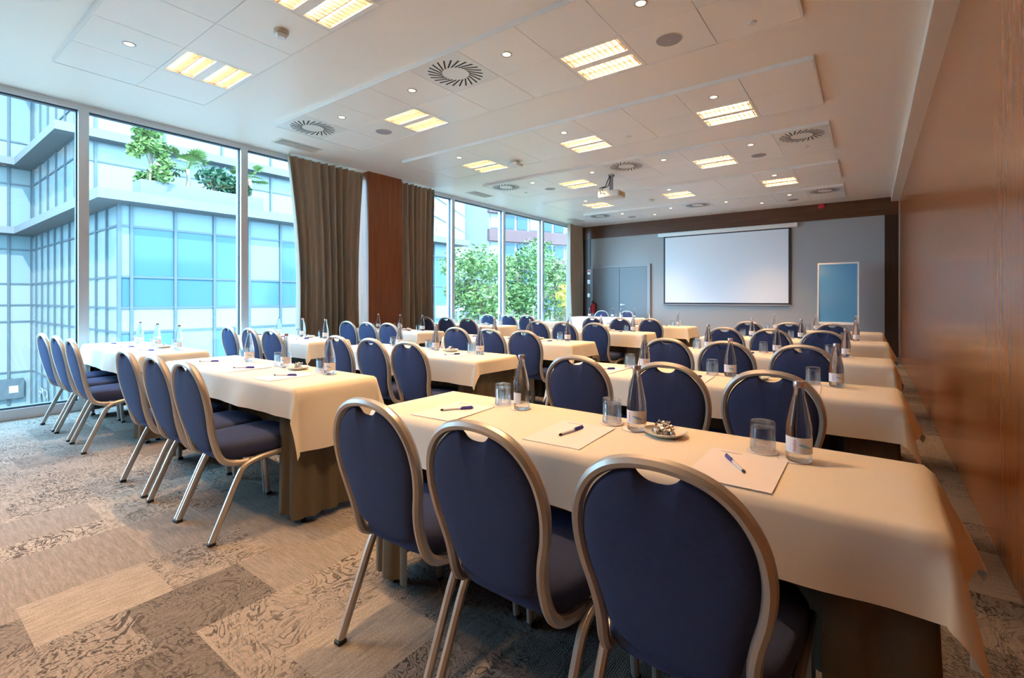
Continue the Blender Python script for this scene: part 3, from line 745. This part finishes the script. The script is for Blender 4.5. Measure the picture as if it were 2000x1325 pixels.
for col in 'RML':
    for i in range(5):
        key = col+str(i+1); row = ORD[4-i]+' row from screen'; where = '%s, %s' % (CN[col], row)
        xr, yf = ENDX[col][i], FARY[col][i]; TL = (1.66 if i == 2 else 1.72) if col == 'L' else 1.8; cx_, cy_ = xr-TL/2, yf-.225
        make_table((cx_, cy_, 0), 'folding table under a cream cloth, '+where, 'seminar tables', TL)
        an, af, bl, br = DROP.get(key, (.18+rj.uniform(-.015, .02), .2, .2, .17+rj.uniform(-.03, .04)))
        make_cloth((cx_, cy_, 0), 'cream tablecloth, '+where, TL, .45, an, af, .1 if col == 'L' else bl, br, M_cloth, 10*i+ord(col), 'cream tablecloths', .010, (.12, .30 if col == 'R' else .12))
        make_skirt((cx_, cy_, 0), 'dark taupe pleated table skirt, '+where, TL, .45, 10*i+ord(col)+3, 'table skirts')
        ZT = .7515
        for k in range(3):
            sl = '%s place, %s' % (SEATS[k], where)
            c_ = place(P_chair, (CHX[col][i][k], CHY[col][i]+rj.uniform(-.012, .012), 0), rj.uniform(-.03, .03), 'blue oval-back chair, %s seat, %s' % (SEATS[k], where), 'blue banquet chairs at the tables')
            bx, by = xr+(-1.30, -.755, -.245)[k]+rj.uniform(-.02, .02), yf-.115+rj.uniform(-.015, .015)
            gx, gy = bx-.108, by+.012
            px, py = xr+(-1.51, -.945, -.40)[k], yf-.322
            if key == 'R1': bx, by, gx, gy, px, py = [(-1.20, 1.682, -1.315, 1.70, -1.41, 1.485), (-.677, 1.664, -.79, 1.70, -.842, 1.475), (-.167, 1.629, -.267, 1.662, -.296, 1.458)][k]
            place(P_coast, (gx, gy, ZT), rj.uniform(0, 6), 'white round paper coaster under the upturned glass, '+sl, 'coasters under glasses')
            place(P_glass, (gx, gy, ZT+.0014), 0, 'clear glass turned upside down, '+sl, 'upturned glasses')
            place(P_coast, (bx-.012, by+.004, ZT), rj.uniform(0, 6), 'white round paper coaster under the water bottle, '+sl, 'coasters under bottles')
            place(P_bottle, (bx, by, ZT+.0014), R(35)+rj.uniform(-.5, .5) if key != 'R1' else (R(-70), R(18), R(28))[k], 'clear water bottle with white label, '+sl, 'water bottles on the tables')
            pr = rj.uniform(-.05, .05) if key != 'R1' else (.06, .05, .0)[k]
            place(P_pad, (px, py, ZT), pr, 'white sheet of note paper, '+sl, 'note pads')
            place(P_pen, (px+rj.uniform(-.01, .01), py+.01, ZT+.0022), PENROT[key][k] if key in PENROT else rj.uniform(-.9, -.3), 'blue-capped ballpoint pen, '+sl, 'pens on the note pads')
        dx, dy = (-.571, 1.655) if key == 'R1' else (xr-.62+rj.uniform(-.03, .03), yf-.11)
        place(P_dish, (dx, dy, ZT), 0, 'white saucer of silver-wrapped sweets, '+where, 'saucers of sweets')
        sweets((dx, dy, ZT), NSW.get(key, 4), 'silver-wrapped sweet in the saucer, '+where, 'sweets on '+where, 3*i+ord(col))
# presenter's table
pt_ = (-5.42, 11.35, 0)
make_table(pt_, "presenters' folding table under a white cloth beside the double door", None, 1.7, .6)
make_cloth(pt_, "white cloth draped low over the presenters' table by the double door", 1.7, .6, .55, .2, .3, .3, M_white_cloth, 77, None, .010)
for k, x in enumerate((-5.95, -5.22)):
    dup(P_chair, (x, 12.12, 0), PI+(.05, -.06)[k], "blue oval-back chair behind the white presenters' table, %s side" % ('window', 'wood-wall')[k], "chairs behind the presenters' table")
for k, (x, y) in enumerate(((-5.98, 11.48), (-5.33, 11.5), (-4.98, 11.25), (-4.66, 11.30))):
    dup(P_bottle, (x, y, .7515), R(40), "clear water bottle on the white presenters' table, %s from the windows" % ORD[k], "bottles on the presenters' table")
for k, (x, y) in enumerate(((-5.86, 11.45), (-5.2, 11.46))):
    dup(P_glass, (x, y, .7515), 0, "clear upturned glass on the white presenters' table, %s from the windows" % ORD[k], "glasses on the presenters' table")

# ---------------------------------------------------------------- outside
GZ = -5.6
M_gv = mat('facade_glass', (.034, .078, .10, 1), .10, spec=.2); M_gs = mat('facade_spandrel', (.10, .135, .145, 1), .25, spec=.25)
M_gw = mat('facade_white', (.125, .145, .145, 1), .2, spec=.25)
M_fm = mat('facade_mullion', (.036, .05, .06, 1), .4, .1)
M_ground = mat('paving', (.15, .14, .12, 1), .9)
M_white_b = mat('white_render', (.15, .14, .135, 1), .8); M_brown = mat('brown_cladding', (.055, .022, .022, 1), .7); M_win = mat('far_window', (.02, .045, .07, 1), .15, spec=.3)
tag(B(-160, XL-.3, -60, 160, GZ-.2, GZ).build('ground', M_ground), kind='structure')
bA = empty('glass_office_building', (0, 0, 0), label='pale blue glass office block with terrace across the street', cat='building')
rp = random.Random(4)
def facade(axis, c, a0, a1, zs, pitch, start, flip=1):
    """panes, mullions and transoms on plane X=c (axis 'X') or Y=c (axis 'Y')"""
    ms = [start+pitch*k for k in range(-40, 60)]; ms = [a0]+[q for q in ms if a0+.2 < q < a1-.2]+[a1]
    for (z0, z1, mm) in zs:
        for p0, p1 in zip(ms, ms[1:]):
            m_ = mm if not isinstance(mm, tuple) else rp.choice(mm)
            if axis == 'X': ubox('pane', m_, c-.06, c-.02+rp.uniform(-.004, .004), p0+.02, p1-.02, z0+.02, z1-.02, bA)
            else: ubox('pane', m_, p0+.02, p1-.02, c+.02, c+.06, z0+.02, z1-.02, bA)
        if axis == 'X': ubox('transom', M_fm, c-.06, c+.02, a0, a1, z1-.035, z1+.035, bA)
        else: ubox('transom', M_fm, a0, a1, c-.02, c+.06, z1-.035, z1+.035, bA)
    zb, zt = zs[0][0], zs[-1][1]
    for q in ms:
        if axis == 'X': ubox('mullion', M_fm, c-.06, c+.05, q-.045, q+.045, zb, zt, bA)
        else: ubox('mullion', M_fm, q-.045, q+.045, c-.05, c+.06, zb, zt, bA)
LOW = [(GZ, -2.4, M_gs), (-2.4, .10, (M_gv, M_gs)), (.10, .92, M_gw), (.92, 1.97, M_gv), (1.97, 3.67, (M_gv, M_gv, M_gs)), (3.67, 4.385, M_gs)]
LOWW = [(GZ, -2.4, M_gs), (-2.4, .10, M_gw), (.10, .92, M_gw), (.92, 1.97, M_gw), (1.97, 3.67, (M_gw, M_gs)), (3.67, 4.385, M_gs)]
UP = [(4.72, 6.9, (M_gw, M_gs)), (6.9, 7.7, M_gw)]
UP2 = [(8.08, 9.0, M_gw), (9.0, 11.6, (M_gs, M_gw)), (11.6, 12.4, M_gw)]
facade('X', -20, 5.02, 20.9, LOW, 1.28, 5.36)
facade('Y', 5.02, -34, -20, LOWW, 1.28, -20)
facade('X', -34, -9, 5.02, LOWW, 1.28, 4.2)
facade('X', -25.5, 5.02, 18, UP, 2.4, 5.64)
facade('Y', 5.02, -34, -25.5, UP, 1.6, -25.5)
facade('X', -34, -9, 5.02, UP+UP2, 1.28, 4.2)
facade('X', -25.5, 5.02, 18, UP2, 2.4, 5.64)
facade('Y', 5.02, -34, -25.5, UP2, 1.6, -25.5)
MB().box(-40, -20.08, 5.1, 20.9, GZ, 4.38).box(-40, -25.6, 5.1, 18, 4.7, 12.4).box(-40, -34.1, -9, 5.1, GZ, 12.4).build('core', M_gs, bA)
MB().box(-34, -19.2, 4.3, 21.6, 4.385, 4.71).box(-34.8, -33.2, -9, 4.3, 4.385, 4.71).build('terrace_slab', M_concrete, bA)
MB().box(-34, -24.9, 4.3, 18.3, 7.72, 8.07).box(-34.8, -33.2, -9, 4.3, 7.72, 8.07).build('upper_slab', M_concrete, bA)
MB().box(-34, -24.9, 4.3, 18.3, 12.4, 12.75).box(-34.8, -33.2, -9, 4.3, 12.4, 12.75).build('roof_slab', M_concrete, bA)
B(-20.7, -19.85, 5.58, 9.7, 4.71, 5.31).build('planter', M_concrete, bA)
tx = text_mesh('EPICA', .75, M_gw, 'lettering', .01)
o = link('lettering', tx, bA, (-30.9, 4.95, -3.25)); o.rotation_euler = (PI/2, 0, 0)
sg = empty('sign_box', (-33.85, 4.1, -3.2), label='dark sign box with a lit white square on the glass block', cat='sign')
B(-.1, .05, -.9, .62, -.48, .48).build('housing', M_fm, sg)
B(.05, .06, .1, .42, -.2, .14).build('lit_panel', M_lit, sg)
# plants on the terrace
M_leaf = []
for k, c_ in enumerate(((.05, .098, .02), (.075, .122, .028), (.018, .055, .026))):
    m = mat('leaf_%s' % 'abc'[k], (*c_, 1), .5, spec=.3, **{'Subsurface Weight': 0.0}); M_leaf.append(m)
M_leafy = mat('leaf_yellow', (.35, .28, .02, 1), .6); M_bark = mat('bark', (.17, .12, .08, 1), .9)
def leaf_cloud(centers, n, size, rn, tip=1.6):
    mb = MB()
    for (cx, cy, cz, rx, ry, rz) in centers:
        for _ in range(n):
            d = Vector((rn.gauss(0, 1), rn.gauss(0, 1), rn.gauss(0, 1))).normalized(); r_ = rn.random()**.45
            p_ = Vector((cx+d.x*rx*r_, cy+d.y*ry*r_, cz+d.z*rz*r_))
            a = Vector((rn.uniform(-1, 1), rn.uniform(-1, 1), rn.uniform(-.6, .6))).normalized(); b = a.cross(Vector((rn.uniform(-1, 1), rn.uniform(-1, 1), rn.uniform(.2, 1)))).normalized()
            s_ = size*rn.uniform(.6, 1.3); mb.add([p_-a*s_*tip*.5, p_+b*s_*.32, p_+a*s_*tip*.5, p_-b*s_*.32], [(0, 1, 2, 3)])
    return mb
def tree(name, x, y, ztop, rad, label, seed, m, n=620, size=.13, group='street trees outside the windows', z0=GZ, tw=.26):
    rn = random.Random(seed); t = empty(name, (x, y, z0), label=label, cat='tree', group=group); H_ = ztop-z0
    tk = MB().sweep(catmull([(0, 0, 0), (.05, .02, H_*.3), (-.05, .05, H_*.55), (.0, 0, H_*.8)], 4), tw, tw, None, 8, pw=2)
    tk.build('trunk', M_bark, t, 60)
    cs = []
    for k in range(18):
        a = k*2.4; rr = rad*rn.uniform(.25, .8); zz = H_-rad*(.5+rn.uniform(0, 2.6))
        rr *= min(1, .35+(H_-zz)/(rad*1.6))
        cs.append((rr*math.cos(a), rr*math.sin(a), zz, rad*.48, rad*.48, rad*.38))
    for c_ in cs[:9]:
        MB().sweep([(0, 0, max(H_*.25, c_[2]-1.2)), (c_[0]*.9, c_[1]*.9, c_[2])], tw*.27, tw*.27, None, 5, pw=2).build('branch', M_bark, t)
    tag(leaf_cloud(cs, n, size, rn).build('foliage', m, t), kind='stuff')
tree('street_tree', -12.6, 14.9, 3.7, 1.9, 'round green street tree seen through the pane beside the second curtain', 11, M_leaf[1])
tree('street_tree', -13.0, 18.0, 4.5, 2.1, 'tallest green street tree, outside the middle pane near the screen', 12, M_leaf[0])
tree('street_tree', -12.4, 21.6, 4.2, 2.0, 'green street tree seen through the pane nearest the corner curtain', 13, M_leaf[1])
tree('flowering_shrub', -11.2, 19.4, 2.2, .55, 'yellow flowering shrub outside the pane by the corner curtain', 14, M_leafy, 60, .12, None)
tree('terrace_tree', -20.2, 5.95, 7.4, .0001+.62, 'slender leafy tree growing in the terrace planter', 15, M_leaf[1], 110, .15, None, 5.3, .08)
def palm(x, y, z, h, n, ln, label, seed):
    rn = random.Random(seed); t = empty('fan_palm', (x, y, z), label=label, cat='palm', group='palms in the terrace planter')
    MB().sweep(catmull([(0, 0, 0), (.04, .02, h*.5), (0, 0, h)], 4), .14, .14, None, 8, pw=2).build('trunk', M_bark, t, 60)
    for k in range(n):
        a = k*2.4+rn.uniform(-.2, .2); el = rn.uniform(-.15, 1.1); d = Vector((math.cos(a)*math.cos(el), math.sin(a)*math.cos(el), math.sin(el)))
        c0 = Vector((0, 0, h)); c1 = c0+d*ln*.55; sd_ = d.cross(Vector((0, 0, 1))).normalized(); up = sd_.cross(d)
        mb = MB().sweep([c0, c1], .02, .02, None, 4)
        for q in range(9):
            b_ = (q-4)*.27; dd = (d*math.cos(b_)+sd_*math.sin(b_)).normalized(); tp = c1+dd*ln*.55-Vector((0, 0, .1*ln)); sd2 = dd.cross(up).normalized()*.045
            md = c1+dd*ln*.3; mb.add([c1, md+sd2, tp, md-sd2], [(0, 1, 2, 3)])
        mb.build('frond', M_leaf[1], t)
palm(-20.2, 7.1, 5.25, .75, 16, .95, 'fan palm with splayed fronds in the middle of the terrace planter', 3)
palm(-20.2, 9.3, 5.25, .85, 12, .75, 'smaller fan palm at the far end of the terrace planter', 4)
def shrub(x, y, z, r_, label, seed, m):
    rn = random.Random(seed); t = empty('shrub', (x, y, z), label=label, cat='shrub', group='shrubs in the terrace planter')
    for k in range(5): MB().sweep([(0, 0, 0), (r_*.6*math.cos(k*1.3), r_*.6*math.sin(k*1.3), r_)], .03, .03, None, 5, pw=2).build('stem', M_bark, t)
    tag(leaf_cloud([(0, 0, r_*1.0, r_, r_*1.2, r_*.8), (0, r_*.5, r_*.6, r_*.8, r_*.9, r_*.6)], 230, .17, rn).build('foliage', m, t), kind='stuff')
shrub(-20.15, 8.0, 5.3, .55, 'broad dark shrub beside the fan palm on the terrace', 21, M_leaf[2])
shrub(-20.15, 8.75, 5.3, .42, 'low bluish shrub between the palms on the terrace', 22, M_leaf[2])
# far buildings
def far_block(name, p0, p1, depth, z1, storeys, label, body, band, mode):
    d = Vector((p1[0]-p0[0], p1[1]-p0[1], 0)); Lb = d.length; ang = math.atan2(d.y, d.x)
    t = empty(name, (p0[0], p0[1], GZ), ang, label=label, cat='building'); H_ = z1-GZ
    B(0, Lb, 0, depth, 0, H_).build('walls', body, t)
    sh = H_/storeys
    for k in range(storeys):
        if mode == 'strip':
            for j in range(3):
                a, b = Lb*(j+.06)/3, Lb*(j+.94)/3
                f = ubox('window', M_win, a, b, -.15, .1, k*sh+sh*.45, k*sh+sh*.70, t)
        else:
            ubox('parapet', band, -.2, Lb+.2, -.6, .1, k*sh, k*sh+sh*.42, t)
            nW = 7
            for j in range(nW): ubox('window', M_win if (j*7+k*3) % 3 else M_gw, Lb*(j+.1)/nW, Lb*(j+.9)/nW, -.12, .1, k*sh+sh*.48, k*sh+sh*.95, t)
    MB().box(-.3, Lb+.3, -.3, depth, H_, H_+.5).build('roof', body, t)
far_block('white_office_building', (-50.5, 44.0), (-78.3, 96.8), 14, 38, 14, 'tall white building with dark strip windows beyond the trees', M_white_b, M_white_b, 'strip')
far_block('brown_apartment_building', (-38.1, 46.4), (-32.4, 58.2), 8, 26, 9, 'brown and white building behind the street trees', M_white_b, M_brown, 'band')
